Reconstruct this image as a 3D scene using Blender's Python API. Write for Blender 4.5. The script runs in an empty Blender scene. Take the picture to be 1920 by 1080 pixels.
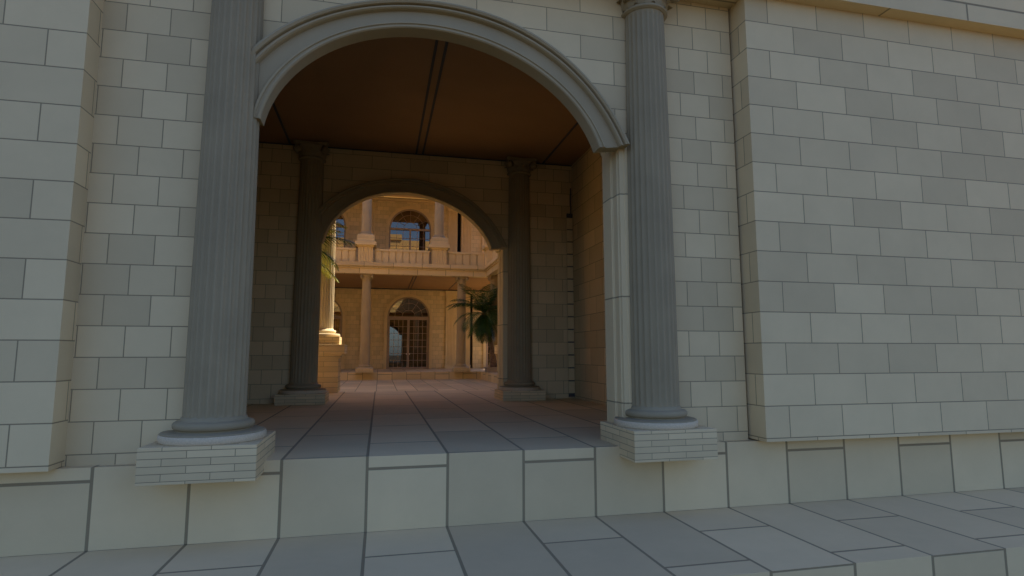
import bpy, math, random
from mathutils import Vector, Matrix
random.seed(7)
scene = bpy.context.scene
C = scene.collection
PI = math.pi

# ------------------------------------------------------------------ world, sun, camera
SUN = Vector((1.0, 0.80, 1.70)).normalized()
elev = math.asin(SUN.z)
azim = math.atan2(SUN.x, SUN.y)
world = bpy.data.worlds.new("World"); scene.world = world
world.use_nodes = True
wn = world.node_tree
bg = wn.nodes['Background']
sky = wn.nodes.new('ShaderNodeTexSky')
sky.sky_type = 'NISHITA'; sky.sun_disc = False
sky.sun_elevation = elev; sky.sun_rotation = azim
sky.air_density = 1.0; sky.dust_density = 1.0; sky.ozone_density = 1.0
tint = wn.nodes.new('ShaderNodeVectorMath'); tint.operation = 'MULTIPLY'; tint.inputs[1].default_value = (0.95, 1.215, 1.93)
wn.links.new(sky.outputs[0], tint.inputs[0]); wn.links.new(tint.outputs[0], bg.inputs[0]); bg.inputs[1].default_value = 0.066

sl = bpy.data.lights.new('sun', 'SUN'); sl.energy = 5.0; sl.angle = math.radians(0.5); sl.color = (1.0, 0.92, 0.78)
so = bpy.data.objects.new('sun', sl); C.objects.link(so)
so.rotation_euler = SUN.to_track_quat('Z', 'Y').to_euler()

cam = bpy.data.cameras.new('camera'); co = bpy.data.objects.new('camera', cam); C.objects.link(co)
cam.sensor_width = 36.0; cam.lens = 36.0 * 1071.14 / 1920.0; cam.clip_end = 3000; cam.clip_start = 0.05
yaw, pitch, roll = -0.2264, 0.1148, -0.0010
F = Vector((math.sin(-yaw) * math.cos(pitch), math.cos(yaw) * math.cos(pitch), math.sin(pitch)))
R = Vector((math.cos(yaw), math.sin(yaw), 0)); U = R.cross(F)
R2 = R * math.cos(roll) + U * math.sin(roll); U2 = U * math.cos(roll) - R * math.sin(roll)
M = Matrix((R2, U2, -F)).transposed().to_4x4(); M.translation = Vector((-0.3797, -5.9314, 1.0))
co.matrix_world = M
scene.camera = co
scene.view_settings.view_transform = 'Standard'; scene.view_settings.look = 'None'
scene.view_settings.exposure = EXPO = 0.0; scene.view_settings.gamma = 1.0
scene.render.resolution_x = 1024; scene.render.resolution_y = 576
scene.render.engine = 'CYCLES'
scene.cycles.max_bounces = 10; scene.cycles.diffuse_bounces = 3
scene.cycles.use_denoising = True

# ------------------------------------------------------------------ materials
STONE_A = (0.79, 0.568, 0.268); STONE_B = (0.63, 0.452, 0.213); MORTAR = (0.31, 0.223, 0.105)

def new_mat(name):
    m = bpy.data.materials.new(name); m.use_nodes = True
    nt = m.node_tree; b = nt.nodes['Principled BSDF']
    b.inputs['Roughness'].default_value = 0.85
    b.inputs['Specular IOR Level'].default_value = 0.25
    return m, nt, b

def brick_mat(name, w, h, mortar, ca=STONE_A, cb=STONE_B, cm=MORTAR, smooth=0.12, bump=0.25):
    m, nt, b = new_mat(name)
    uv = nt.nodes.new('ShaderNodeUVMap'); uv.uv_map = 'UVMap'
    br = nt.nodes.new('ShaderNodeTexBrick')
    br.offset = 0.5; br.offset_frequency = 2; br.squash = 1.0
    br.inputs['Scale'].default_value = 1.0
    br.inputs['Brick Width'].default_value = w; br.inputs['Row Height'].default_value = h
    br.inputs['Mortar Size'].default_value = mortar; br.inputs['Mortar Smooth'].default_value = smooth
    br.inputs['Color1'].default_value = (*ca, 1); br.inputs['Color2'].default_value = (*cb, 1)
    br.inputs['Mortar'].default_value = (*cm, 1)
    nt.links.new(uv.outputs[0], br.inputs['Vector'])
    # faint weathering of the stone faces
    tc = nt.nodes.new('ShaderNodeNewGeometry')
    n = nt.nodes.new('ShaderNodeTexNoise'); n.inputs['Scale'].default_value = 1.7; n.inputs['Detail'].default_value = 7
    n.inputs['Roughness'].default_value = 0.65
    nt.links.new(tc.outputs['Position'], n.inputs['Vector'])
    mr = nt.nodes.new('ShaderNodeMapRange'); mr.inputs[1].default_value = 0.3; mr.inputs[2].default_value = 0.7
    mr.inputs[3].default_value = 0.955; mr.inputs[4].default_value = 1.04
    nt.links.new(n.outputs[0], mr.inputs[0])
    mx = nt.nodes.new('ShaderNodeVectorMath'); mx.operation = 'SCALE'
    nt.links.new(br.outputs['Color'], mx.inputs[0]); nt.links.new(mr.outputs[0], mx.inputs['Scale'])
    nt.links.new(mx.outputs[0], b.inputs['Base Color'])
    n2 = nt.nodes.new('ShaderNodeTexNoise'); n2.inputs['Scale'].default_value = 60; n2.inputs['Detail'].default_value = 4
    nt.links.new(tc.outputs['Position'], n2.inputs['Vector'])
    bp = nt.nodes.new('ShaderNodeBump'); bp.invert = True
    bp.inputs['Strength'].default_value = bump; bp.inputs['Distance'].default_value = 0.006
    nt.links.new(br.outputs['Fac'], bp.inputs['Height'])
    bp2 = nt.nodes.new('ShaderNodeBump'); bp2.inputs['Strength'].default_value = 0.06; bp2.inputs['Distance'].default_value = 0.004
    nt.links.new(n2.outputs[0], bp2.inputs['Height']); nt.links.new(bp.outputs[0], bp2.inputs['Normal'])
    nt.links.new(bp2.outputs[0], b.inputs['Normal'])
    return m

def plain_mat(name, col, var=0.08, scale=3.0, rough=0.85, bump=0.1, bscale=45):
    m, nt, b = new_mat(name)
    b.inputs['Roughness'].default_value = rough
    tc = nt.nodes.new('ShaderNodeNewGeometry')
    n = nt.nodes.new('ShaderNodeTexNoise'); n.inputs['Scale'].default_value = scale; n.inputs['Detail'].default_value = 8
    nt.links.new(tc.outputs['Position'], n.inputs['Vector'])
    mr = nt.nodes.new('ShaderNodeMapRange'); mr.inputs[1].default_value = 0.3; mr.inputs[2].default_value = 0.7
    mr.inputs[3].default_value = 1 - var; mr.inputs[4].default_value = 1 + var
    nt.links.new(n.outputs[0], mr.inputs[0])
    mx = nt.nodes.new('ShaderNodeVectorMath'); mx.operation = 'SCALE'; mx.inputs[0].default_value = col
    nt.links.new(mr.outputs[0], mx.inputs['Scale']); nt.links.new(mx.outputs[0], b.inputs['Base Color'])
    if bump:
        n2 = nt.nodes.new('ShaderNodeTexNoise'); n2.inputs['Scale'].default_value = bscale; n2.inputs['Detail'].default_value = 4
        nt.links.new(tc.outputs['Position'], n2.inputs['Vector'])
        bp = nt.nodes.new('ShaderNodeBump'); bp.inputs['Strength'].default_value = bump; bp.inputs['Distance'].default_value = 0.01
        nt.links.new(n2.outputs[0], bp.inputs['Height']); nt.links.new(bp.outputs[0], b.inputs['Normal'])
    return m

BW = brick_mat('pier_ashlar', 0.7125, 0.357, 0.0058)
BN = brick_mat('narrow_ashlar', 0.3935, 0.2912, 0.0050)
BS = brick_mat('wide_ashlar', 0.831, 0.2912, 0.0050)
BP = brick_mat('plinth_brick', 0.387, 0.0635, 0.0033)
BF = brick_mat('paving_slab', 1.587, 0.7897, 0.0150)
BE = brick_mat('cornice_block', 1.587, 0.79, 0.0170)
BL = brick_mat('long_block', 3.0, 0.79, 0.0150)
BB = brick_mat('pedestal_block', 40.0, 0.134, 0.0042)
GREY = plain_mat('carved_stone', (0.36, 0.262, 0.127), 0.07, 2.5)
GRAIN = plain_mat('grainy_stone', (0.66, 0.49, 0.27), 0.10, 75, bump=0.35, bscale=160)
TRIM = plain_mat('trim_stone', (0.41, 0.298, 0.145), 0.05, 2.0)
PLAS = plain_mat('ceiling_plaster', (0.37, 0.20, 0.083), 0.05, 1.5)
GROOVE = plain_mat('dark_groove', (0.10, 0.085, 0.07), 0.05)
CREAM = plain_mat('cream_stone', (0.76, 0.54, 0.25), 0.05, 2.0)
COLC = plain_mat('courtyard_column_stone', (0.47, 0.34, 0.17), 0.06, 2.5)
COLP = plain_mat('pale_column_stone', (0.80, 0.64, 0.38), 0.05, 2.5)
WOOD = plain_mat('painted_wood', (0.40, 0.27, 0.16), 0.08, 6, rough=0.6)
BRASS, _nt, _b = new_mat('brass'); _b.inputs['Base Color'].default_value = (0.85, 0.72, 0.5, 1); _b.inputs['Metallic'].default_value = 0.9; _b.inputs['Roughness'].default_value = 0.3
BARK = plain_mat('palm_bark', (0.16, 0.105, 0.07), 0.3, 12, bump=0.6, bscale=18)
GREEN = plain_mat('palm_leaf', (0.04, 0.085, 0.012), 0.35, 5, rough=0.5, bump=0)
GREEN_SUNLIT = plain_mat('palm_leaf_sunlit', (0.30, 0.32, 0.03), 0.25, 5, rough=0.5, bump=0)  # sunlight on the fronds, put into the leaf colour
RED = plain_mat('palm_core', (0.17, 0.055, 0.03), 0.3, 14)
TERRA = plain_mat('pot_stone', (0.42, 0.33, 0.24), 0.1, 8)
DARKROOM = plain_mat('dark_interior', (0.05, 0.04, 0.035), 0.1, 2)

def glass_mat(name, tint, refl):
    m = bpy.data.materials.new(name); m.use_nodes = True; nt = m.node_tree; nt.nodes.clear()
    out = nt.nodes.new('ShaderNodeOutputMaterial'); mix = nt.nodes.new('ShaderNodeMixShader')
    d = nt.nodes.new('ShaderNodeBsdfDiffuse'); d.inputs[0].default_value = (0.015, 0.011, 0.008, 1)
    g = nt.nodes.new('ShaderNodeBsdfGlossy'); g.inputs[0].default_value = (*tint, 1); g.inputs['Roughness'].default_value = 0.0
    mix.inputs[0].default_value = refl
    nt.links.new(d.outputs[0], mix.inputs[1]); nt.links.new(g.outputs[0], mix.inputs[2]); nt.links.new(mix.outputs[0], out.inputs[0])
    return m
GLASS = glass_mat('window_glass', (1.0, 0.80, 0.55), 0.15)
GLASSD = glass_mat('door_glass', (1.0, 0.92, 0.72), 0.13)

# ------------------------------------------------------------------ mesh builder
class MB:
    """collects faces; uv by dominant axis, mode 'wall' or 'floor', offset in metres"""
    def __init__(s, mode='wall', off=(0, 0, 0), aux=None):
        s.v = []; s.f = []; s.mi = []; s.sm = []; s.mode = mode; s.off = off; s.aux = aux or {}; s.cur = 0; s.smooth = False
    def vert(s, p): s.v.append(tuple(p)); return len(s.v) - 1
    def face(s, ids): s.f.append(tuple(ids)); s.mi.append(s.cur); s.sm.append(s.smooth)
    def quad(s, a, b, c, d): s.face([s.vert(a), s.vert(b), s.vert(c), s.vert(d)])
    def box(s, x0, x1, y0, y1, z0, z1, skip=''):
        i = len(s.v)
        for z in (z0, z1):
            for x, y in ((x0, y0), (x1, y0), (x1, y1), (x0, y1)): s.v.append((x, y, z))
        fs = {'b': (0, 3, 2, 1), 't': (4, 5, 6, 7), 'f': (0, 1, 5, 4), 'r': (1, 2, 6, 5), 'k': (2, 3, 7, 6), 'l': (3, 0, 4, 7)}
        for k, q in fs.items():
            if k not in skip: s.face([i + j for j in q])
    def bevbox(s, x0, x1, y0, y1, z0, z1, b=0.006):
        import bmesh
        bm = bmesh.new()
        r = bmesh.ops.create_cube(bm, size=1.0)
        for v in r['verts']:
            v.co = Vector((x0 if v.co.x < 0 else x1, y0 if v.co.y < 0 else y1, z0 if v.co.z < 0 else z1))
        bmesh.ops.bevel(bm, geom=bm.edges[:], offset=b, segments=2, profile=0.6, affect='EDGES')
        i = len(s.v)
        bm.verts.index_update()
        for v in bm.verts: s.v.append(tuple(v.co))
        for f in bm.faces: s.face([i + v.index for v in f.verts])
        bm.free()
    def lathe(s, prof, seg=48, cx=0, cy=0, cap=True):
        rings = []
        for r, z in prof:
            rings.append([s.vert((cx + r * math.cos(2 * PI * k / seg), cy + r * math.sin(2 * PI * k / seg), z)) for k in range(seg)])
        for a, b in zip(rings, rings[1:]):
            for k in range(seg): s.face([a[k], a[(k + 1) % seg], b[(k + 1) % seg], b[k]])
        if cap:
            s.face(list(reversed(rings[0]))); s.face(rings[-1])
    def tube(s, pts, radii, seg=8, cap=True):
        rings = []; n = len(pts)
        for i, p in enumerate(pts):
            p = Vector(p)
            t = (Vector(pts[min(i + 1, n - 1)]) - Vector(pts[max(i - 1, 0)])).normalized()
            up = Vector((0, 0, 1)) if abs(t.z) < 0.95 else Vector((1, 0, 0))
            a = t.cross(up).normalized(); b = t.cross(a).normalized()
            r = radii[i] if isinstance(radii, (list, tuple)) else radii
            rings.append([s.vert(p + a * r * math.cos(2 * PI * k / seg) + b * r * math.sin(2 * PI * k / seg)) for k in range(seg)])
        for x, y in zip(rings, rings[1:]):
            for k in range(seg): s.face([x[k], y[k], y[(k + 1) % seg], x[(k + 1) % seg]])
        if cap: s.face(rings[0]); s.face(list(reversed(rings[-1])))
    def prism(s, poly, z0, z1):
        """poly in xy, counter-clockwise"""
        a = [s.vert((x, y, z0)) for x, y in poly]; b = [s.vert((x, y, z1)) for x, y in poly]
        n = len(poly)
        for k in range(n): s.face([a[k], a[(k + 1) % n], b[(k + 1) % n], b[k]])
        s.face(list(reversed(a))); s.face(b)
    def strip(s, A, B):
        """quads between two equally long point rows"""
        a = [s.vert(p) for p in A]; b = [s.vert(p) for p in B]
        for k in range(len(a) - 1): s.face([a[k], a[k + 1], b[k + 1], b[k]])
    def build(s, name, mats, parent=None, origin=(0, 0, 0), link=True):
        if not isinstance(mats, (list, tuple)): mats = [mats]
        me = bpy.data.meshes.new(name)
        ox, oy, oz = origin
        me.from_pydata([(x - ox, y - oy, z - oz) for x, y, z in s.v], [], s.f)
        for m in mats: me.materials.append(m)
        me.polygons.foreach_set('material_index', s.mi)
        me.polygons.foreach_set('use_smooth', s.sm)
        uvl = me.uv_layers.new(name='UVMap')
        o0, o1, o2 = s.off; li = 0
        ux = s.aux.get('xoff', (o1, o2))
        for p in me.polygons:
            nx, ny, nz = (abs(c) for c in p.normal)
            ax = 2 if nz >= nx and nz >= ny else (1 if ny >= nx else 0)
            for k in p.loop_indices:
                x, y, z = s.v[me.loops[k].vertex_index]
                if s.mode == 'wall':
                    uv = (y - ux[0], z - ux[1]) if ax == 0 else ((x - o0, z - o2) if ax == 1 else (x - s.aux.get('zx', o0), y - o1))
                else:   # floor: rows run along y, row index along x; o0 = x origin, o1 = y origin, o2 = z origin
                    uv = (y - o1, x - o0) if ax == 2 else ((z - o2, x - o0) if ax == 1 else (z - o2, y - o1))
                uvl.data[k].uv = uv
        me.validate(); me.update()
        o = bpy.data.objects.new(name, me)
        if link: C.objects.link(o)
        if parent: o.parent = parent
        elif any(origin): o.location = origin
        return o

def tag(o, label=None, cat=None, group=None, kind=None):
    if label: o['label'] = label
    if cat: o['category'] = cat
    if group: o['group'] = group
    if kind: o['kind'] = kind
    return o
def empty(name, loc=(0, 0, 0), rz=0.0):
    o = bpy.data.objects.new(name, None); C.objects.link(o); o.location = loc; o.rotation_euler = (0, 0, rz)
    o.empty_display_size = 0.3
    return o
def copy_tree(o, parent=None):
    c = o.copy(); C.objects.link(c)
    if parent: c.parent = parent
    for ch in list(o.children): copy_tree(ch, c)
    return c

# ------------------------------------------------------------------ plan dimensions
WY = 0.113            # front wall plane
WF = 6.631            # rear passage wall plane
XL, XR = -3.115, 3.876
OC = 0.185            # middle of the arched opening
CXL, CXR = -1.888, 2.654
X0 = -2.84            # paving row origin
ZC = -0.42            # courtyard level
YE = 10.10            # edge of the near platform
YF = 26.7             # edge of the far platform
YD = 33.6             # far wall

# ------------------------------------------------------------------ ground
g = MB('floor', (0, 0, 0)); g.quad((-900, -900, -1.45), (900, -900, -1.45), (900, 900, -1.45), (-900, 900, -1.45))
tag(g.build('ground', plain_mat('sandy_ground', (0.048, 0.038, 0.022), 0.08, 0.4)), kind='structure')

g = MB('floor', (X0, -0.70, 0.87)); g.box(-16, 20, -1.755, 0.35, -1.446, -0.7153, 'b')
g.box(-16, 20, -3.5, -1.755, -1.446, -1.43, 'b')
tag(g.build('pavement', BF), kind='structure')

g = MB('floor', (X0, 0.8415, -0.12)); g.box(-16, 20, 0.0, YE, -0.712, 0.0, 'b')
tag(g.build('platform_floor', BF), kind='structure')

g = MB('floor', (X0, 1.1, 0)); g.box(-13.6, 9.5, YE - 0.03, 40.5, -0.9, ZC, 'b')
tag(g.build('courtyard_floor', BF), kind='structure')
def far_platform():
    g = MB('floor', (X0, 0.3, -0.12))
    g.box(-13.6, 9.4, YF, 40.4, ZC - 0.3, 0.0, 'b')
    g.box(5.22, 9.4, YE + 0.02, YF - 0.002, ZC - 0.3, 0.0, 'b')
    g.box(-13.6, -9.3, YE + 0.02, YF - 0.002, ZC - 0.3, 0.0, 'b')
    g.mi = [0] * len(g.f)
    tag(g.build('platform_edge', BF), kind='structure')
far_platform()

# ------------------------------------------------------------------ arch curves (front archivolt)
inner_pts = [(2.012, 3.345), (2.004, 3.38), (1.897, 3.60), (1.677, 3.880), (1.299, 4.176), (0.805, 4.40), (0.325, 4.510), (0.07, 4.520), (-0.309, 4.494), (-0.855, 4.301), (-1.267, 3.98), (-1.535, 3.621), (-1.605, 3.345)]
outer_pts = [(2.373, 3.40), (2.30, 3.56), (2.067, 3.906), (1.619, 4.374), (0.99, 4.693), (0.322, 4.83), (-0.315, 4.794), (-0.866, 4.653), (-1.284, 4.433), (-1.635, 4.15), (-1.90, 3.75), (-1.98, 3.40)]
PCX, PCZ = 0.15, 2.6
def polar_curve(pts, n=56, deg=5):
    """least-squares r(theta) polynomial through the measured curve"""
    T = [(math.atan2(z - PCZ, x - PCX), math.hypot(x - PCX, z - PCZ)) for x, z in pts]
    t0, t1 = T[0][0], T[-1][0]
    xs = [(t - t0) / (t1 - t0) for t, _ in T]; ys = [r for _, r in T]
    w = [40 if i in (0, len(xs) - 1) else 1 for i in range(len(xs))]
    A = [[sum(wk * x ** (i + j) for x, wk in zip(xs, w)) for j in range(deg + 1)] for i in range(deg + 1)]
    B = [sum(wk * y * x ** i for x, y, wk in zip(xs, ys, w)) for i in range(deg + 1)]
    n_ = deg + 1
    for i in range(n_):
        p = max(range(i, n_), key=lambda k: abs(A[k][i])); A[i], A[p] = A[p], A[i]; B[i], B[p] = B[p], B[i]
        for k in range(i + 1, n_):
            f = A[k][i] / A[i][i]
            for j in range(i, n_): A[k][j] -= f * A[i][j]
            B[k] -= f * B[i]
    c = [0] * n_
    for i in reversed(range(n_)):
        c[i] = (B[i] - sum(A[i][j] * c[j] for j in range(i + 1, n_))) / A[i][i]
    out = []
    for k in range(n + 1):
        s_ = k / n; t = t0 + s_ * (t1 - t0); r = sum(c[i] * s_ ** i for i in range(n_))
        out.append((PCX + r * math.cos(t), PCZ + r * math.sin(t)))
    return out
IN = polar_curve(inner_pts); OUT = polar_curve(outer_pts)

def archivolt(name, yplane, sgn, mat, parent, yback=0.17):
    """sweep a stepped profile along the opening; profile s in 0..1 inner->outer, d = projection towards viewer"""
    prof = [(0.0, -yback), (0.0, 0.118), (0.035, 0.132), (0.075, 0.132), (0.095, 0.118), (0.135, 0.118), (0.155, 0.132), (0.205, 0.132),
            (0.225, 0.096), (0.24, 0.084), (0.27, 0.088), (0.69, 0.082), (0.705, 0.132), (0.74, 0.150), (0.79, 0.150), (0.80, 0.128), (0.84, 0.128),
            (0.855, 0.168), (0.92, 0.182), (0.985, 0.172), (1.0, 0.150), (1.0, 0.0)]
    m = MB(); rows = []
    for s_, d in prof:
        rows.append([(ix + (ox - ix) * s_, yplane - sgn * d, iz + (oz - iz) * s_) for (ix, iz), (ox, oz) in zip(IN, OUT)])
    rows.append([(x, yplane - sgn * 0.0, z) for x, _, z in rows[-1]])
    # close at the back
    back = [(ix * 0.35 + ox * 0.65, yplane + sgn * yback, iz * 0.35 + oz * 0.65) for (ix, iz), (ox, oz) in zip(IN, OUT)]
    for a, b in zip(rows, rows[1:-1]): m.strip(a, b)
    m.strip(back, rows[0])
    for end in (0, -1):   # end caps, one narrow quad per profile step down to the back line
        (ix, iz), (ox, oz) = IN[end], OUT[end]
        for (sa, da), (sb, db) in zip(prof[1:-1], prof[2:-1] + [(1.0, 0.0)]):
            if abs(sb - sa) < 1e-6: continue
            P = lambda q, d: (ix + (ox - ix) * q, yplane - sgn * d, iz + (oz - iz) * q)
            m.quad(P(sa, da), P(sb, db), P(sb, -yback), P(sa, -yback))
    return m.build(name, mat, parent)

def arch_wall(m, x0, x1, z0, z1, ops, y0, y1):
    """wall slab with openings; ops: list of (curve [(x,z)] left to right, zbottom)"""
    x = x0
    for curve, zb in sorted(ops, key=lambda o: o[0][0][0]):
        xa, xb = curve[0][0], curve[-1][0]
        for y, flip in ((y0, False), (y1, True)):
            def Q(a, b, c, d):
                (m.quad(a, b, c, d) if not flip else m.quad(d, c, b, a))
            if xa > x: Q((x, y, z0), (xa, y, z0), (xa, y, z1), (x, y, z1))
            if zb > z0: Q((xa, y, z0), (xb, y, z0), (xb, y, zb), (xa, y, zb))
            for (cx, cz), (dx, dz) in zip(curve, curve[1:]):
                if dx - cx > 1e-4: Q((cx, y, cz), (dx, y, dz), (dx, y, z1), (cx, y, z1))
        for (cx, cz), (dx, dz) in zip(curve, curve[1:]): m.quad((cx, y0, cz), (cx, y1, cz), (dx, y1, dz), (dx, y0, dz))
        m.quad((xa, y0, zb), (xa, y1, zb), (xa, y1, curve[0][1]), (xa, y0, curve[0][1]))
        m.quad((xb, y1, zb), (xb, y0, zb), (xb, y0, curve[-1][1]), (xb, y1, curve[-1][1]))
        if zb > z0: m.quad((xa, y0, zb), (xb, y0, zb), (xb, y1, zb), (xa, y1, zb))
        x = xb
    if x < x1:
        m.quad((x, y0, z0), (x1, y0, z0), (x1, y0, z1), (x, y0, z1)); m.quad((x1, y1, z0), (x, y1, z0), (x, y1, z1), (x1, y1, z1))
    m.quad((x0, y0, z1), (x1, y0, z1), (x1, y1, z1), (x0, y1, z1))
    xs = [x0]
    for curve, zb in sorted(ops, key=lambda o: o[0][0][0]):
        if zb <= z0 + 1e-6: xs += [curve[0][0], curve[-1][0]]
    xs.append(x1)
    for xa, xb in zip(xs[::2], xs[1::2]): m.quad((xa, y0, z0), (xa, y1, z0), (xb, y1, z0), (xb, y0, z0))
    m.quad((x0, y1, z0), (x0, y0, z0), (x0, y0, z1), (x0, y1, z1)); m.quad((x1, y0, z0), (x1, y1, z0), (x1, y1, z1), (x1, y0, z1))

# opening of the wall behind the archivolt: between the inner and the outer curve
MID = [(ix * 0.42 + ox * 0.58, iz * 0.42 + oz * 0.58) for (ix, iz), (ox, oz) in zip(IN, OUT)]
WALLOPF = [(x, z) for x, z in reversed(MID)]
WALLOP = [(ix * 0.22 + ox * 0.78, iz * 0.22 + oz * 0.78) for (ix, iz), (ox, oz) in reversed(list(zip(IN, OUT)))]

# ------------------------------------------------------------------ gatehouse (the building we look at)
gate = empty('gatehouse', (0.38, 3.3, 0.0))
tag(gate, 'pale stone gateway building filling the foreground, pierced by the vaulted passage', 'building')
GO = (0.38, 3.3, 0.0)
def gp(m, name, mats, parent=None, label=None):
    o = m.build(name, mats, parent or gate, GO)
    if label: o['label'] = label
    return o
TOPZ = 13.3
# recessed front wall, narrow blocks left and right, wide blocks over the arch
m = MB('wall', (-2.71, 0, 0.0984)); m.box(XL - 0.3, -2.10, WY, 0.549, 0.0, 5.46, 'lb')
gp(m, 'recessed_wall', BN)
m = MB('wall', (3.52, 0, 0.0984)); m.box(2.52, XR - 0.030, WY, 0.548, 0.0, 5.46, 'b')
gp(m, 'recessed_wall', BN)
m = MB('wall', (1.434, 0, 0.0984 - 0.2912)); arch_wall(m, -2.098, 2.518, 3.36, 5.46, [(WALLOP, 3.36)], WY, 0.549)
gp(m, 'spandrel_wall', BS)
# piers
m = MB('wall', (-3.784, 0.07, 0.0515)); m.box(-9.5, XL, -0.145, 0.62, 0.0065, 5.5)
gp(m, 'pier', BW)
m = MB('wall', (4.546, 0.07 + 0.04, 0.0515), {'xoff': (-0.03, 0.0515)}); m.box(XR, 16, -0.1766, 0.62, 0.0135, 5.5)
gp(m, 'pier', BW)
# entablature over piers and recess
m = MB('wall', (7.11 + 1.5, -0.8, 5.625 - 0.79), {'zx': 5.865 + 1.5})
m.box(XR - 0.35, 16, -0.355, 0.60, 5.38, 6.05); m.box(-9.5, XL + 0.35, -0.355, 0.60, 5.38, 6.05)
m.box(XL + 0.352, XR - 0.352, -0.30, 0.60, 5.383, 6.05)
gp(m, 'entablature', BL)
m = MB('wall', (0, 0, 0))
m.box(-9.6, 16.1, -0.42, 0.60, 6.052, 6.14); m.box(-9.7, 16.2, -0.52, 0.60, 6.142, 6.26)
gp(m, 'cornice', CREAM)
# upper storey and roof mass
m = MB('wall', (0.2, 0.07, 0.05)); m.box(-9.5, 16, -0.1, 7.05, 6.262, TOPZ - 0.4)
gp(m, 'upper_wall', BW)
m = MB(); m.box(-9.7, 16.2, -0.35, 7.04, TOPZ - 0.398, TOPZ - 0.1)
gp(m, 'parapet', CREAM)

# jambs: moulded profile below the arch ends
# orientation helper: ensure counter-clockwise
def ccw(p):
    a = sum(x0 * y1 - x1 * y0 for (x0, y0), (x1, y1) in zip(p, p[1:] + p[:1]))
    return p if a > 0 else p[::-1]
JAMB = brick_mat('jamb_block', 40.0, 1.2, 0.008)
def jamb2(y0, side, zt=3.43):
    prof = [(2.268, 0.434), (2.268, 0.188), (2.279, 0.182), (2.279, 0.168), (2.287, 0.162), (2.287, 0.042), (2.296, 0.034), (2.302, -0.005), (2.358, -0.005), (2.366, -0.020), (2.519, -0.020), (2.519, 0.434)]
    pts = ccw([((x if side > 0 else 2 * OC - x), y0 + y) for x, y in prof])
    if side < 0: pts = ccw([(x if x > -2.1 else -2.0995, y) for x, y in pts])
    m = MB('wall', (7, 7, 0.45), {'xoff': (7, 0.45)}); m.prism(pts, 0.0, zt); return m
for side in (1, -1):
    gp(jamb2(WY, side, 3.50), 'jamb', JAMB)
for side in (1, -1):
    gp(jamb2(WF, side), 'jamb', JAMB)
o = archivolt('arch_moulding', 0.0, 1, TRIM, gate, 0.07)
for v in o.data.vertices: v.co -= Vector(GO)
o['label'] = 'grey moulded arch over the near opening'
def shift(o):
    for v in o.data.vertices: v.co -= Vector(GO)
for v in o.data.vertices: v.co.y += 0.113
o2 = archivolt('arch_moulding', WF - 0.0, 1, TRIM, gate, 0.10); shift(o2)
o2['label'] = 'dark moulded arch at the courtyard end of the passage'

# rear passage wall
m = MB('wall', (-2.71, 0, 0.0984)); m.box(-3.35, -2.10, WF, 7.068, 0.0, 5.46, 'b'); gp(m, 'rear_wall', BN)
m = MB('wall', (3.52, 0, 0.0984)); m.box(2.52, 4.10, WF, 7.068, 0.0, 5.46, 'b'); gp(m, 'rear_wall', BN)
m = MB('wall', (1.434, 0, 0.0984 - 0.2912)); arch_wall(m, -2.098, 2.518, 3.36, 5.46, [(WALLOPF, 3.36)], WF, 7.068); gp(m, 'spandrel_wall', BS)
# rear wall beyond the passage on the portico side
for xa, xb in ((-13.0, -3.352), (4.102, 16)):
    m = MB('wall', (0, 0, 0.05)); m.box(xa, xb, 6.8, 7.07, 0.0, 5.46); gp(m, 'rear_wall', BN)
# side walls
m = MB('wall', (0, 0, 0), {'xoff': (0.2, 0.0515)}); m.box(3.973, 4.4, 0.5495, WF - 0.001, 0.0, 5.46); gp(m, 'side_wall', BW)
m = MB('wall', (0, 0, 0), {'xoff': (0.2, 0.0515)}); m.box(-3.65, -3.211, 0.5495, WF - 0.001, 0.0, 5.46); gp(m, 'side_wall', BW)
for xa, xb in ((4.401, 16), (-9.5, -3.651)):
    m = MB('wall', (4.546, 0.07, 0.0515)); m.box(xa, xb, 0.63, 6.79, 0.0, 5.46, 'b'); gp(m, 'core_wall', BW)
# quoin strip in the corner: stacked blocks, joints and upper gap shown by dark-coloured pieces
m = MB('wall', (0, 0, 0.05))
m.cur = 1; m.box(3.835, 3.968, WF - 0.04, WF - 0.001, 0.03, 4.28); m.box(3.925, 3.948, WF - 0.02, WF - 0.001, 4.281, 4.90)
m.cur = 0
for k in range(15):
    z = 0.115 + k * 0.2912
    if z + 0.26 > 4.3: break
    m.box(3.812, 3.955, WF - 0.085, WF - 0.0405, z, z + 0.262)
gp(m, 'quoin_strip', [CREAM, GROOVE])
# ceiling, its grooves shown by dark-coloured strips
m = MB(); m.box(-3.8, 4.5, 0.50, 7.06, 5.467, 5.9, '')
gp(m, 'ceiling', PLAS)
m = MB()
for x in (0.31, 0.455, 3.26, -2.35):
    m.box(x - 0.021, x + 0.021, 0.56, WF - 0.01, 5.452, 5.4665)
m.box(-3.2, 3.96, WF - 0.045, WF - 0.005, 5.44, 5.451)
gp(m, 'groove_strip', GROOVE)

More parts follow.
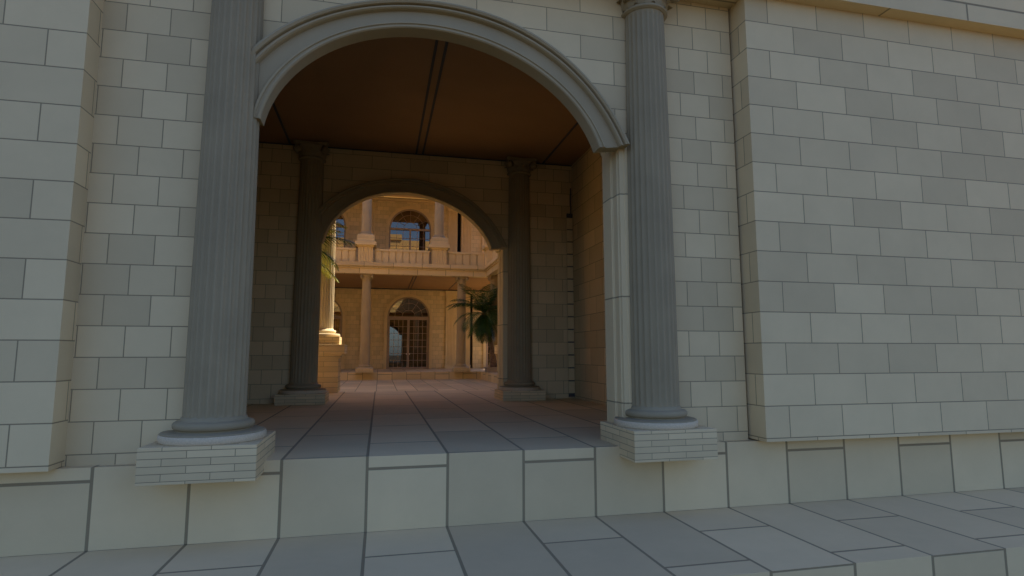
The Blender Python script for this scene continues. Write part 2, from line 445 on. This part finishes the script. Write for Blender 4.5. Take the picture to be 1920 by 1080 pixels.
# ------------------------------------------------------------------ columns
def make_column(name, zt, label, cat='column', zb=-0.104, nfl=24, stone=None):
    stone = stone or GREY
    """local z measured so that z=0 is the platform; zb bottom, zt top of the abacus"""
    root = empty(name, (0, 0, 0)); tag(root, label, cat)
    pt = 0.208
    m = MB('wall', (-0.089, -0.089, 0.176)); m.bevbox(-0.4725, 0.4725, -0.466, 0.466, zb, pt, 0.003)
    m.build('plinth', BP, root)
    # base: grainy drum and torus
    m = MB(); m.smooth = True
    m.lathe([(0.40, pt - 0.002), (0.452, pt), (0.458, pt + 0.008), (0.458, pt + 0.058), (0.450, pt + 0.068)], 96)
    d = m.build('base_drum', GRAIN, root)
    m = MB(); m.smooth = True
    pr = [(0.440, pt + 0.066), (0.448, pt + 0.070), (0.440, pt + 0.078), (0.40, pt + 0.084), (0.345, pt + 0.086), (0.318, pt + 0.090), (0.316, pt + 0.098)]
    for k in range(11):
        a = -PI / 2 + PI * k / 10
        pr.append((0.316 + 0.034 * math.cos(a), pt + 0.138 + 0.038 * math.sin(a)))
    pr += [(0.300, pt + 0.180), (0.288, pt + 0.186), (0.284, pt + 0.196), (0.278, pt + 0.215)]
    m.lathe(pr, 96)
    m.build('base', stone, root)
    # shaft with flutes
    z0, z1 = pt + 0.20, zt - 0.335
    m = MB(); m.smooth = True
    nz = 26; per = 8; seg = nfl * per; rings = []
    def prof_depth(u):   # u in 0..1 across one flute
        e = 0.14
        if u < e or u > 1 - e: return 0.0
        s_ = (u - e) / (1 - 2 * e) * 2 - 1
        return math.sqrt(max(0, 1 - s_ * s_))
    zs = [0, 0.004, 0.010, 0.018, 0.03] + [0.03 + (0.955) * k / nz for k in range(1, nz)] + [0.985, 0.990, 0.994, 0.997, 1.0]
    for s_ in zs:
        z = z0 + (z1 - z0) * s_
        r = 0.271 - 0.034 * (s_ ** 1.7)
        dd = 1.0
        if s_ < 0.02: dd = math.sqrt(max(0, 1 - ((0.02 - s_) / 0.02) ** 2))
        if s_ > 0.982: dd = math.sqrt(max(0, 1 - ((s_ - 0.982) / 0.0125) ** 2)) if s_ < 0.9945 else 0
        ring = []
        for k in range(seg):
            u = (k % per) / per; rr = r - 0.017 * dd * prof_depth(u)
            a = 2 * PI * k / seg
            ring.append(m.vert((rr * math.cos(a), rr * math.sin(a), z)))
        rings.append(ring)
    for a, b in zip(rings, rings[1:]):
        for k in range(seg): m.face([a[k], a[(k + 1) % seg], b[(k + 1) % seg], b[k]])
    m.build('shaft', stone, root)
    # capital: astragal, bell, leaves, corner volutes, abacus
    m = MB(); m.smooth = True
    m.lathe([(0.236, z1 - 0.002), (0.262, z1 + 0.004)] + [(0.262 + 0.020 * math.cos(a), z1 + 0.026 + 0.020 * math.sin(a)) for a in [-PI / 2 + PI * k / 8 for k in range(9)]] + [(0.252, z1 + 0.050), (0.250, z1 + 0.06), (0.258, z1 + 0.12), (0.285, z1 + 0.20), (0.345, z1 + 0.262), (0.35, z1 + 0.275)], 64)
    def leaf(ang, za, h, r0, w, curl):
        n = 7; ca, sa = math.cos(ang), math.sin(ang); A = []; B = []; A2 = []; B2 = []; Cc = []
        for k in range(n + 1):
            t = k / n
            r = r0 + 0.028 * t + curl * max(0, t - 0.55) ** 2 * 4.9
            z = za + h * (t if t < 0.85 else 0.85 + (t - 0.85) * -0.9)
            ww = w * (0.75 + 0.35 * math.sin(PI * min(1, t * 1.1))) * (1 - 0.55 * max(0, t - 0.7) / 0.3) * (1 + 0.16 * (k % 2))
            for lst, q, dr in ((A, -1, -0.012), (B, 1, -0.012)):
                lst.append(((r + dr) * ca - q * ww * sa, (r + dr) * sa + q * ww * ca, z))
            Cc.append(((r + 0.014) * ca, (r + 0.014) * sa, z))
        m.strip(A, Cc); m.strip(Cc, B)
        m.strip([(x * 0.95, y * 0.95, z - 0.006) for x, y, z in B], [(x * 0.95, y * 0.95, z - 0.006) for x, y, z in A])
    for k in range(8): leaf(2 * PI * k / 8 + PI / 8, z1 + 0.05, 0.095, 0.256, 0.075, 0.05)
    for k in range(8): leaf(2 * PI * k / 8, z1 + 0.07, 0.15, 0.258, 0.07, 0.055)
    for k in range(4):   # volutes on the diagonals
        a = PI / 4 + k * PI / 2; ca, sa = math.cos(a), math.sin(a)
        pts = []; rad = []
        for j in range(22):
            t = j / 21; th = PI * 0.5 + t * 2 * PI * 1.35; rr = 0.080 * (1 - 0.80 * t)
            r_ = 0.385 + rr * math.cos(-th + PI); z_ = z1 + 0.178 + rr * math.sin(-th + PI) * 1.0
            pts.append((r_ * ca, r_ * sa, z_)); rad.append(0.026 * (1 - 0.5 * t))
        pts = [(0.27 * ca, 0.27 * sa, z1 + 0.16), (0.30 * ca, 0.30 * sa, z1 + 0.225)] + pts
        rad = [0.014, 0.02] + rad
        m.tube(pts, rad, 8)
        tx, ty = -sa, ca
        m.tube([(0.385 * ca - 0.05 * tx, 0.385 * sa - 0.05 * ty, z1 + 0.178), (0.385 * ca + 0.05 * tx, 0.385 * sa + 0.05 * ty, z1 + 0.178)], 0.068, 18)
    m.build('capital', stone, root)
    m = MB(); poly = []
    for k in range(4):
        a = PI / 4 + k * PI / 2; b = a + PI / 2
        ca, sa = math.cos(a), math.sin(a)
        p1 = Vector((0.47 * math.cos(a + 0.08), 0.47 * math.sin(a + 0.08))); p2 = Vector((0.47 * math.cos(b - 0.08), 0.47 * math.sin(b - 0.08)))
        for j in range(9):
            t = j / 8; p = p1.lerp(p2, t); mid = Vector((math.cos(a + PI / 4), math.sin(a + PI / 4)))
            p = p - mid * 0.055 * math.sin(PI * t)
            poly.append((p.x, p.y))
    m.prism([(x * 0.94, y * 0.94) for x, y in poly], z1 + 0.272, z1 + 0.298)
    m.prism(poly, z1 + 0.2985, zt)
    m.build('abacus', stone, root)
    return root

GC = 'fluted columns of the gateway'
cF = make_column('fluted_column', 5.379, 'large grey fluted column left of the front arch, on a thin-brick plinth')
cF.location = (CXL, 0.0815, 0); cF['group'] = GC
c = copy_tree(cF); c.location = (CXR, 0.0815, 0); c['label'] = 'large grey fluted column right of the front arch, its capital in view'
cI = make_column('fluted_column', 5.44, 'dark fluted column inside the passage, left of the rear arch', zb=0.002)
cI.location = (CXL, 6.60, 0); cI['group'] = GC
c = copy_tree(cI); c.location = (CXR + 0.02, 6.60, 0); c['label'] = 'dark fluted column inside the passage, right of the rear arch'

# ------------------------------------------------------------------ courtyard portico pieces
def pedestal_mesh(hw, z0, zcap, ztop, mat, name, parent=None):
    m = MB('wall', (0.1, 0.1, z0)); m.bevbox(-hw, hw, -hw, hw, z0, zcap - 0.1, 0.006)
    p = m.build(name, mat, parent)
    m = MB('wall', (0.1, 0.1, z0))
    m.box(-hw - 0.03, hw + 0.03, -hw - 0.03, hw + 0.03, zcap - 0.1, zcap - 0.05)
    m.box(-hw - 0.075, hw + 0.075, -hw - 0.075, hw + 0.075, zcap - 0.048, zcap)
    m.bevbox(-hw - 0.15, hw + 0.15, -hw - 0.15, hw + 0.15, zcap + 0.001, ztop, 0.008)
    c = m.build('cap', mat, parent)
    return p, c

GPED = 'pedestals along the near portico edge'
pcol = make_column('fluted_column', 5.429 - 1.25, 'fluted column on the pale pedestal left of the courtyard view', zb=0.002, stone=COLP)
def near_ped(x, label, clabel):
    r = empty('pedestal', (x, 10.19, 0)); tag(r, label, 'pedestal', GPED)
    pedestal_mesh(0.47, 0.002, 0.95 + 0.05, 1.249, BB, 'shaft', r)
    return r
ped1 = near_ped(CXL, 'pale stone pedestal at left of the courtyard opening, behind the left rear column', '')
pcol.location = (CXL, 10.19, 1.25); pcol['group'] = 'columns along the near portico edge'
for x, lab, cl in ((3.56, 'stone pedestal peeping out beside the palm, right of the courtyard opening', 'fluted column standing on the pedestal right of the courtyard opening'),
                   (CXL - 5.15, 'pedestal next to the left wing at the near portico edge', 'fluted column on the pedestal nearest the left wing'),
                   ):
    r = copy_tree(ped1); r.location = (x, 10.19, 0); r['label'] = lab
    c = copy_tree(pcol); c.location = (x, 10.19, 1.25); c['label'] = cl

def arc_curve(cx, hw, spring, rise, n=20):
    return [(cx + hw * math.cos(PI - PI * k / n), spring + rise * math.sin(PI * k / n)) for k in range(n + 1)]

def ring_frame(m, cx, hw, zb, spring, rise, t, y0, y1):
    """frame of thickness t following the arched opening"""
    n = 24
    outer = [(cx - hw, zb)] + arc_curve(cx, hw, spring, rise, n) + [(cx + hw, zb)]
    innr = [(cx - hw + t, zb)] + arc_curve(cx, hw - t, spring, rise - t, n) + [(cx + hw - t, zb)]
    f = lambda L, y: [(x, y, z) for x, z in L]
    m.strip(f(innr, y0), f(outer, y0)); m.strip(f(outer, y0), f(outer, y1)); m.strip(f(innr, y1), f(innr, y0)); m.strip(f(outer, y1), f(innr, y1))

def arched_unit(kind, parent, cx, hw, zb, spring, rise, y, glass, label=None):
    """arched window or door in a wall at y; parts parented under the building"""
    t = 0.10
    m = MB(); ring_frame(m, cx, hw, zb, spring, rise, t, y + 0.02, y + 0.20)
    m.box(cx - hw + t, cx + hw - t, y + 0.03, y + 0.17, spring - 0.07, spring + 0.07)
    if kind == 'window': m.box(cx - 0.055, cx + 0.055, y + 0.05, y + 0.16, zb, spring - 0.07)
    w = m.build(kind, WOOD, parent)
    if label: w['label'] = label
    # casing around
    m = MB(); ring_frame(m, cx, hw + 0.16, zb, spring, rise + 0.16, 0.158, y - 0.055, y + 0.019)
    ring_frame(m, cx, hw + 0.19, zb, spring, rise + 0.19, 0.05, y - 0.085, y - 0.0555)
    m.build('casing', CREAM, w)
    # panes
    m = MB(); yy = y + 0.12
    L = [(cx - hw + t, spring + 0.07)] + [(x, z) for x, z in arc_curve(cx, hw - t, spring, rise - t) if z > spring + 0.075] + [(cx + hw - t, spring + 0.07)]
    a = [m.vert((x, yy, z)) for x, z in L]; b = [m.vert((x, yy + 0.012, z)) for x, z in L]
    m.face(a[::-1]); m.face(b)
    m.build('fanlight_pane', glass, w)
    m = MB(); s0 = 0.055
    m.box(cx - hw + t, cx - s0, yy, yy + 0.012, zb + 0.05, spring - 0.07); m.box(cx + s0, cx + hw - t, yy, yy + 0.012, zb + 0.05, spring - 0.07)
    m.build('pane', glass, w)
    # glazing bars
    m = MB(); bt = 0.013; y0, y1 = yy - 0.03, yy - 0.002
    if kind == 'door':
        m2 = MB(); lt = 0.075
        for sx in (-1, 1):
            xa, xb = (cx - hw + t, cx - 0.004) if sx < 0 else (cx + 0.004, cx + hw - t)
            for q in ((xa, xa + lt, zb, spring - 0.071), (xb - lt, xb, zb, spring - 0.071), (xa + lt, xb - lt, zb, zb + 0.12), (xa + lt, xb - lt, spring - 0.16, spring - 0.071)):
                m2.box(q[0], q[1], y + 0.06, y + 0.115, q[2], q[3])
            for k in range(1, 4):
                x = xa + lt + (xb - xa - 2 * lt) * k / 4; m.box(x - bt, x + bt, y0, y1, zb + 0.12, spring - 0.16)
            for k in range(1, 7):
                z = zb + 0.12 + (spring - 0.28 - zb) * k / 7; m.box(xa + lt, xb - lt, y0 - 0.003, y1 - 0.003, z - bt, z + bt)
        m2.build('leaf_frame', WOOD, w)
        for sx in (-1, 1):
            h = MB(); h.smooth = True
            hx = cx + sx * 0.10
            h.tube([(hx, y + 0.058, 1.0), (hx, y + 0.0, 1.0)], 0.016, 8)
            h.tube([(hx, y - 0.0, 1.0), (hx, y - 0.02, 1.0), (hx, y - 0.045, 1.0), (hx, y - 0.06, 1.0)], [0.02, 0.042, 0.042, 0.02], 12)
            h.build('handle', BRASS, w)
    else:
        for sx in (-1, 1):
            xa, xb = (cx - hw + t, cx - s0) if sx < 0 else (cx + s0, cx + hw - t)
            for k in range(1, 3):
                x = xa + (xb - xa) * k / 3; m.box(x - bt, x + bt, y0, y1, zb, spring - 0.07)
            for k in range(1, 6):
                z = zb + (spring - 0.07 - zb) * k / 6; m.box(xa, xb, y0 - 0.003, y1 - 0.003, z - bt, z + bt)
    # fanlight: two arcs and spokes
    R0 = hw - t
    for rr in (0.33, 0.70):
        pts = [(cx + R0 * rr * math.cos(PI * k / 16), (y0 + y1) / 2, spring + 0.07 + (rise - t) * rr * math.sin(PI * k / 16)) for k in range(17)]
        m.tube(pts, 0.014, 6)
    for k in range(1, 6):
        a = PI * k / 6
        m.tube([(cx + R0 * 0.33 * math.cos(a), (y0 + y1) / 2 - 0.001, spring + 0.07 + (rise - t) * 0.33 * math.sin(a)), (cx + R0 * 0.985 * math.cos(a), (y0 + y1) / 2 - 0.001, spring + 0.02 + (rise - t) * 0.965 * math.sin(a))], 0.013, 6)
    m.build('glazing_bars', WOOD, w)
    return w

def pilaster(m, cx, hw, z0, z1, y):
    """fluted pilaster standing 0.10 proud of a wall at y"""
    n = 6; poly = [(cx - hw, y - 0.001)]
    poly.append((cx - hw, y - 0.10))
    w = 2 * hw * 0.86 / n; x = cx - hw * 0.86
    for k in range(n):
        poly += [(x + w * 0.18, y - 0.10), (x + w * 0.34, y - 0.072), (x + w * 0.66, y - 0.072), (x + w * 0.82, y - 0.10)]; x += w
    poly += [(cx + hw, y - 0.10), (cx + hw, y - 0.001)]
    m.prism(ccw(poly), z0 + 0.25, z1 - 0.3)
    m.box(cx - hw - 0.04, cx + hw + 0.04, y - 0.15, y - 0.001, z0, z0 + 0.249)
    m.box(cx - hw - 0.05, cx + hw + 0.05, y - 0.16, y - 0.001, z1 - 0.299, z1)

def gallery(name, origin, rz, label, x0, x1, depth, cols, peds, doors, wins, pils, slots, colproto, upproto, group_lab, bal_ranges, col_labels, ptop=TOPZ, cornice_ext=(0, 0)):
    """two-storey colonnaded wing. local frame: x along, y=0 platform edge, +y inwards"""
    root = empty(name, origin, rz); tag(root, label, 'building')
    W = depth
    e0, e1 = cornice_ext
    ops = [(arc_curve(c_, h_, s_, r_), 0.0) for c_, h_, s_, r_ in doors] + [([(a, 5.2), (b, 5.2)], 0.0) for a, b in slots[0]]
    m = MB('wall', (0.1, 0.1, 0.05)); arch_wall(m, x0, x1, 0.0, 5.44, ops, W, W + 0.35); m.build('ground_floor_wall', BN, root)
    ops = [(arc_curve(c_, h_, s_, r_), 6.15) for c_, h_, s_, r_ in wins] + [([(a, 11.3), (b, 11.3)], 6.15) for a, b in slots[1]]
    m = MB('wall', (0.1, 0.1, 0.05)); arch_wall(m, x0, x1, 6.05, ptop - 0.5, ops, W, W + 0.35); m.build('upper_wall', BN, root)
    m = MB(); m.box(x0, x1, W + 1.2, W + 1.3, 0, ptop - 0.5); m.build('room', DARKROOM, root)
    # ceilings
    m = MB(); m.box(x0, x1, 0.05, W - 0.002, 5.44, 6.04); m.box(x0, x1, W - 0.001, W + 1.1, 5.445, 6.04)
    m.build('ceiling', PLAS, root)
    m = MB()
    for c_ in cols:
        m.box(c_ - 0.02, c_ + 0.02, 0.3, W - 0.05, 5.415, 5.4395)
    mid = [(a + b) / 2 for a, b in zip(cols, cols[1:])]
    for c_ in mid:
        for d in (-0.09, 0.09): m.box(c_ + d - 0.02, c_ + d + 0.02, 0.3, W - 0.05, 5.415, 5.4395)
    m.box(x0, x1, W - 0.05, W - 0.004, 5.36, 5.4395)
    m.build('groove_strip', GROOVE, root)  # ceiling grooves shown by dark-coloured strips here too
    m = MB(); m.box(x0, x1, 0.21, W - 0.002, 11.76, 12.05); m.build('upper_ceiling', CREAM, root)
    m = MB()
    for c_ in cols: m.box(c_ - 0.25, c_ + 0.25, 0.3, W - 0.05, 11.66, 11.7595)
    for c_ in mid:
        m.box(c_ - 0.26, c_ - 0.14, 0.3, W - 0.3, 11.68, 11.7595); m.box(c_ + 0.14, c_ + 0.26, 0.3, W - 0.3, 11.68, 11.7595)
    m.box(x0, x1, W - 0.25, W - 0.004, 11.52, 11.6595)
    m.build('upper_beam', CREAM, root)
    # entablature of the ground floor: fascia, then stepped cornice
    m = MB('wall', (0.9, 0.3, 5.0)); m.box(x0 + e0, x1 - e1, -0.32, 0.049, 5.43, 5.74); m.build('fascia', BE, root)
    m = MB('wall', (0.35, 0.3, 5.0)); m.box(x0 + e0, x1 - e1, -0.40, 0.3, 5.742, 5.84); m.box(x0 + e0, x1 - e1, -0.47, 0.3, 5.842, 5.95); m.box(x0 + e0, x1 - e1, -0.43, 0.3, 5.952, 6.06)
    m.build('cornice', BE, root)
    # top entablature and parapet
    m = MB('wall', (0.9, 0.3, 5.0)); m.box(x0 + e0, x1 - e1, -0.30, 0.2, 11.76, 12.3); m.box(x0 + e0, x1 - e1, -0.55, 0.2, 12.302, 12.5); m.build('top_entablature', CREAM, root)
    m = MB(); m.box(x0 + e0, x1 - e1, -0.12, 0.10, 12.502, 12.62); m.box(x0 + e0, x1 - e1, -0.12, 0.10, 13.0, 13.15)
    x = x0 + e0
    while x < x1 - e1: m.box(x, x + 0.16, -0.08, 0.06, 12.622, 12.998); x += 0.34
    m.build('roof_balustrade', CREAM, root)
    m = MB(); m.box(x0, x1, 0.22, W + 1.3, 12.1, 12.3); m.build('roof', CREAM, root)
    # balustrade with upper pedestals
    if bal_ranges:
        m = MB('wall', (0, 0, 6.0))
        for a, b in bal_ranges: m.box(a, b, -0.20, 0.06, 6.74, 6.86)
        m.build('balustrade_rail', CREAM, root)
        m = MB()
        for a, b in bal_ranges: m.box(a, b, -0.10, 0.0, 6.061, 6.739)
        m.build('balustrade_panel', CREAM, root)
        for a, b in bal_ranges:
            n = max(1, round((b - a) / 0.40)); st = (b - a) / n
            for k in range(n):
                mm = MB(); xx = a + (k + 0.5) * st
                mm.bevbox(xx - st * 0.40, xx + st * 0.40, -0.165, -0.1005, 6.07, 6.738, 0.01); mm.build('baluster', CREAM, root)
    for c_ in peds:
        m = MB(); z0, z1 = 6.062, 6.92
        n = 6; hw = 0.42; poly = []; w = 2 * hw / n
        poly = [(c_ - hw, 0.42)]
        for k in range(n):
            x = c_ - hw + k * w
            poly += [(x + 0.02, -0.40), (x + 0.035, -0.375), (x + w - 0.035, -0.375), (x + w - 0.02, -0.40)]
        poly += [(c_ + hw, 0.42)]
        m.prism(ccw(poly), z0, z1); p = m.build('upper_pedestal', CREAM, root)
        m = MB(); m.box(c_ - 0.47, c_ + 0.47, -0.45, 0.47, 6.921, 7.0); m.bevbox(c_ - 0.58, c_ + 0.58, -0.56, 0.58, 7.001, 7.2, 0.01); m.bevbox(c_ - 0.47, c_ + 0.47, -0.45, 0.47, 7.201, 7.38, 0.008)
        m.build('cap', CREAM, p)
    if pils:
        for c_, h_ in pils[0]:
            m = MB(); pilaster(m, c_, h_, 0.0, 5.35, W); m.build('pilaster', CREAM, root)
        for c_, h_ in pils[1]:
            m = MB(); pilaster(m, c_, h_, 6.06, 11.3, W); m.build('pilaster', CREAM, root)
    for c_, h_, s_, r_ in doors: arched_unit('door', root, c_, h_, 0.0, s_, r_, W, GLASSD)
    for c_, h_, s_, r_ in wins: arched_unit('window', root, c_, h_, 6.15, s_, r_, W, GLASS)
    # columns are things of their own
    Mx = Matrix.Translation(origin) @ Matrix.Rotation(rz, 4, 'Z')
    for i, c_ in enumerate(cols):
        if colproto:
            c = copy_tree(colproto); c.location = Mx @ Vector((c_, 0.10, 0)); c.rotation_euler = (0, 0, rz); c['group'] = group_lab; c['label'] = col_labels[i]
    for i, c_ in enumerate(peds):
        c = copy_tree(upproto); c.location = Mx @ Vector((c_, 0.02, 7.38)); c.rotation_euler = (0, 0, rz); c['group'] = group_lab + ', upper floor'
        c['label'] = col_labels[i].replace('ground-floor', 'upper-floor').replace('glazed double door', 'middle upper window').replace(' and the palm', ' and the corner')
    return root

colG = make_column('fluted_column', 5.428, 'x', zb=0.002, stone=COLC)
colU = make_column('fluted_column', 11.758 - 7.38, 'x', zb=0.002, stone=COLC)
FL = ['ground-floor column of the far arcade at its left end', 'ground-floor column of the far arcade left of the glazed double door', 'ground-floor column of the far arcade between the glazed double door and the palm', 'ground-floor column of the far arcade at its right end']
gallery('courtyard_building', (1.49, YF, 0), 0, 'sandy two-storey arcaded building across the courtyard, with a balcony and glazed double door', -14.9, 7.9, YD - YF,
        [-8.02, -2.67, 2.67, 7.3], [-6.85, -2.77, 1.31], [(0, 1.42, 3.47, 1.42), (-5.75, 1.42, 3.47, 1.42), (6.60, 1.25, 3.47, 1.3)], [(0, 1.44, 9.6, 1.44), (-5.75, 1.44, 9.6, 1.44), (6.47, 1.25, 9.6, 1.35)],
        [[(-2.72, 0.33), (2.885, 0.35), (4.0, 0.22)], [(-2.72, 0.33), (2.94, 0.32), (3.93, 0.36)]], [[(4.235, 4.43)], [(3.285, 3.55)]], colG, colU, 'columns of the far arcade', [(-6.3, -3.3), (-2.24, 0.78), (1.84, 3.95)], FL)
RL = ['ground-floor column of the right wing closest to the far corner', 'ground-floor column of the right wing in its middle', 'ground-floor column of the right wing closest to the gateway']
gallery('courtyard_wing', (5.85, 18.4, 0), -PI / 2, 'right wing of the courtyard with a balcony cornice, seen edge-on above the palm', -8.0, 8.0, 3.9,
        [-7.6, -2.5, 2.6], [-7.6, -2.5, 2.6], [(-5.0, 1.3, 3.47, 1.3), (0.0, 1.3, 3.47, 1.3)], [(-5.0, 1.3, 9.6, 1.3), (0.0, 1.3, 9.6, 1.3)], [], [[], []], colG, colU, 'columns of the right wing', [(-7.0, -3.1), (-1.9, 2.0), (3.2, 7.9)], RL)
LL = ['ground-floor column of the left wing nearest the gateway', 'ground-floor column of the left wing in its middle', 'ground-floor column of the left wing nearest the far building']
gallery('courtyard_wing', (-9.3, 18.4, 0), PI / 2, 'sunlit left wing of the courtyard, with columns and arched windows', -8.0, 8.0, 3.9,
        [-5.5, 0.0, 5.5], [-5.5, 0.0, 5.5], [(-2.75, 1.3, 3.47, 1.3), (2.75, 1.3, 3.47, 1.3)], [(-2.75, 1.3, 9.6, 1.3), (2.75, 1.3, 9.6, 1.3)], [], [[], []], colG, colU, 'columns of the left wing', [(-7.7, -6.1), (-4.9, -0.6), (0.6, 4.9), (6.1, 7.9)], LL)
# near gallery over the passage's courtyard front (faces the courtyard)
near = empty('portico', (0.38, YE, 0)); tag(near, 'courtyard portico of the gateway building, over the pale pedestals', 'portico')
NO = (0.38, YE, 0)
def npart(m, name, mat, parent=None): return m.build(name, mat, parent or near, NO)
m = MB('wall', (0.4, 0.2, 5.0)); m.box(-13.5, 16, 7.072, 10.45, 5.47, 6.05); npart(m, 'entablature', BE)
m = MB(); m.box(-13.5, 16, 7.071, 10.2, 5.43, 5.468); npart(m, 'ceiling', PLAS)
m = MB(); m.box(-13.5, 16, 10.0, 10.12, 6.84, 6.95); m.box(-13.5, 16, 10.02, 10.10, 6.051, 6.839); npart(m, 'balustrade', CREAM)
m = MB('wall', (0.1, 0, 0.05)); arch_wall(m, -13.5, 16, 6.052, 12.6, [(arc_curve(c_, 1.4, 9.4, 1.4), 6.1) for c_ in (-9.8, -4.6, 0.38, 5.4, 10.4)], 7.075, 7.3); npart(m, 'upper_wall', BN)
m = MB(); m.box(-13.5, 16, 7.071, 10.6, 12.3, 12.5); m.box(-13.5, 16, 10.0, 10.4, 11.4, 12.298); m.box(-13.5, 16, 10.2, 10.35, 12.502, 13.45)
m.box(-0.9, 1.7, 9.9, 10.5, 13.452, 14.05); npart(m, 'top_cornice', CREAM)

# ------------------------------------------------------------------ palms
def palm(loc, h, lean, nfr, flen, label, mats, seed, pot=True, frond_dirs=None, yellow=0.0, sunlit_ids=(), rz=0):
    rnd = random.Random(seed)
    root = empty('palm_tree', loc, rz); tag(root, label, 'palm tree')
    m = MB(); m.smooth = True; pts = []; rad = []
    n = 26; pb = 0.26 if pot else 0.0
    for k in range(n + 1):
        t = k / n
        pts.append((lean[0] * t ** 1.6, lean[1] * t ** 1.6, pb + (h - pb) * t)); rad.append((0.075 + 0.15 * (1 - t) ** 3) * (1.0 + 0.10 * (k % 2)))
    m.tube(pts, rad, 14); m.build('trunk', BARK, root)
    top = Vector(pts[-1])
    m = MB(); m.smooth = True
    m.tube([top - Vector((0, 0, 0.28)), top - Vector((0, 0, 0.12)), top + Vector((0, 0, 0.05)), top + Vector((0, 0, 0.2))], [0.08, 0.13, 0.14, 0.05], 12)
    m.build('crown_core', RED, root)
    if pot:
        m = MB(); m.bevbox(-0.42, 0.42, -0.42, 0.42, 0.0, 0.22, 0.02); m.bevbox(-0.47, 0.47, -0.47, 0.47, 0.2201, 0.28, 0.015)
        m.build('planter', TERRA, root)
    for i in range(nfr):
        mm = MB()
        if frond_dirs and i < len(frond_dirs): az, el, L, droop = frond_dirs[i]
        else:
            ring = i % 3
            az = 2.399963 * i + rnd.uniform(-.2, .2); el = [1.15, 0.65, 0.15][ring] + rnd.uniform(-.15, .15)
            L = flen * rnd.uniform(0.85, 1.1); droop = [0.9, 1.3, 1.7][ring] * rnd.uniform(.8, 1.2)
            if i > nfr * 0.62: el = -1.0 + rnd.uniform(-.3, .45); L = flen * 0.75; droop = 0.5
        d = Vector((math.cos(az), math.sin(az), 0)); side = Vector((-math.sin(az), math.cos(az), 0))
        P = [top + Vector((0, 0, 0.05))]; a = el; ns = 22
        for k in range(ns):
            P.append(P[-1] + (d * math.cos(a) + Vector((0, 0, 1)) * math.sin(a)) * (L / ns)); a -= droop / ns * (0.5 + k / ns)
        mm.tube(P, [0.018 * (1 - 0.8 * k / ns) + 0.002 for k in range(ns + 1)], 5)
        for k in range(2, ns + 1):
            for sub in (0.0, 0.5):
                kk = min(ns, k); p = P[kk - 1].lerp(P[kk], sub); t = (k + sub) / ns
                tan = (P[kk] - P[kk - 1]).normalized(); up = tan.cross(side).normalized()
                if up.z < 0: up = -up
                ll = L * 0.30 * math.sin(PI * min(1, 0.16 + 0.84 * t)) ** 0.7 * rnd.uniform(.85, 1.1) + 0.04
                for s_ in (-1, 1):
                    dr = (side * s_ * 0.72 + tan * 0.62 + up * rnd.uniform(-.05, .22)).normalized()
                    tip = p + dr * ll + Vector((0, 0, -0.30 * ll)); midp = p + dr * ll * 0.5 + Vector((0, 0, -0.04 * ll))
                    wv = tan * 0.017
                    mm.face([mm.vert(p - wv * 0.5), mm.vert(p + wv * 0.5), mm.vert(midp + wv), mm.vert(midp - wv)])
                    mm.face([mm.vert(midp - wv), mm.vert(midp + wv), mm.vert(tip)])
        mm.build('frond', mats[1] if (rnd.random() < yellow or i in sunlit_ids) else mats[0], root)  # fronds meant as sunlit take the yellow copy of the leaf colour
    return root
palm((5.75, 25.2, 0.0), 3.2, (-0.52, 0.1), 42, 2.3, 'slender green palm in a low planter before the far right corner', (GREEN, GREEN_SUNLIT), 3)
palm((-3.15, 9.1, 0.0), 3.65, (0.25, 0.05), 18, 1.75, 'palm with sunlit-yellow fronds behind the left rear column, one frond crossing the courtyard view', (GREEN, GREEN_SUNLIT), 11, True,
     [(0.10, 0.42, 1.95, 0.9), (0.12, -0.25, 1.75, 0.75), (0.3, 0.62, 1.7, 0.8), (-0.2, 0.8, 1.9, 1.4), (0.45, -0.15, 1.6, 0.9)], 0.35, (1, 2, 3, 4))
for o in (colG, colU):      # prototypes stay out of the scene once copied
    for ch in list(o.children): bpy.data.objects.remove(ch)
    bpy.data.objects.remove(o)
scene.view_settings.exposure = 1.13
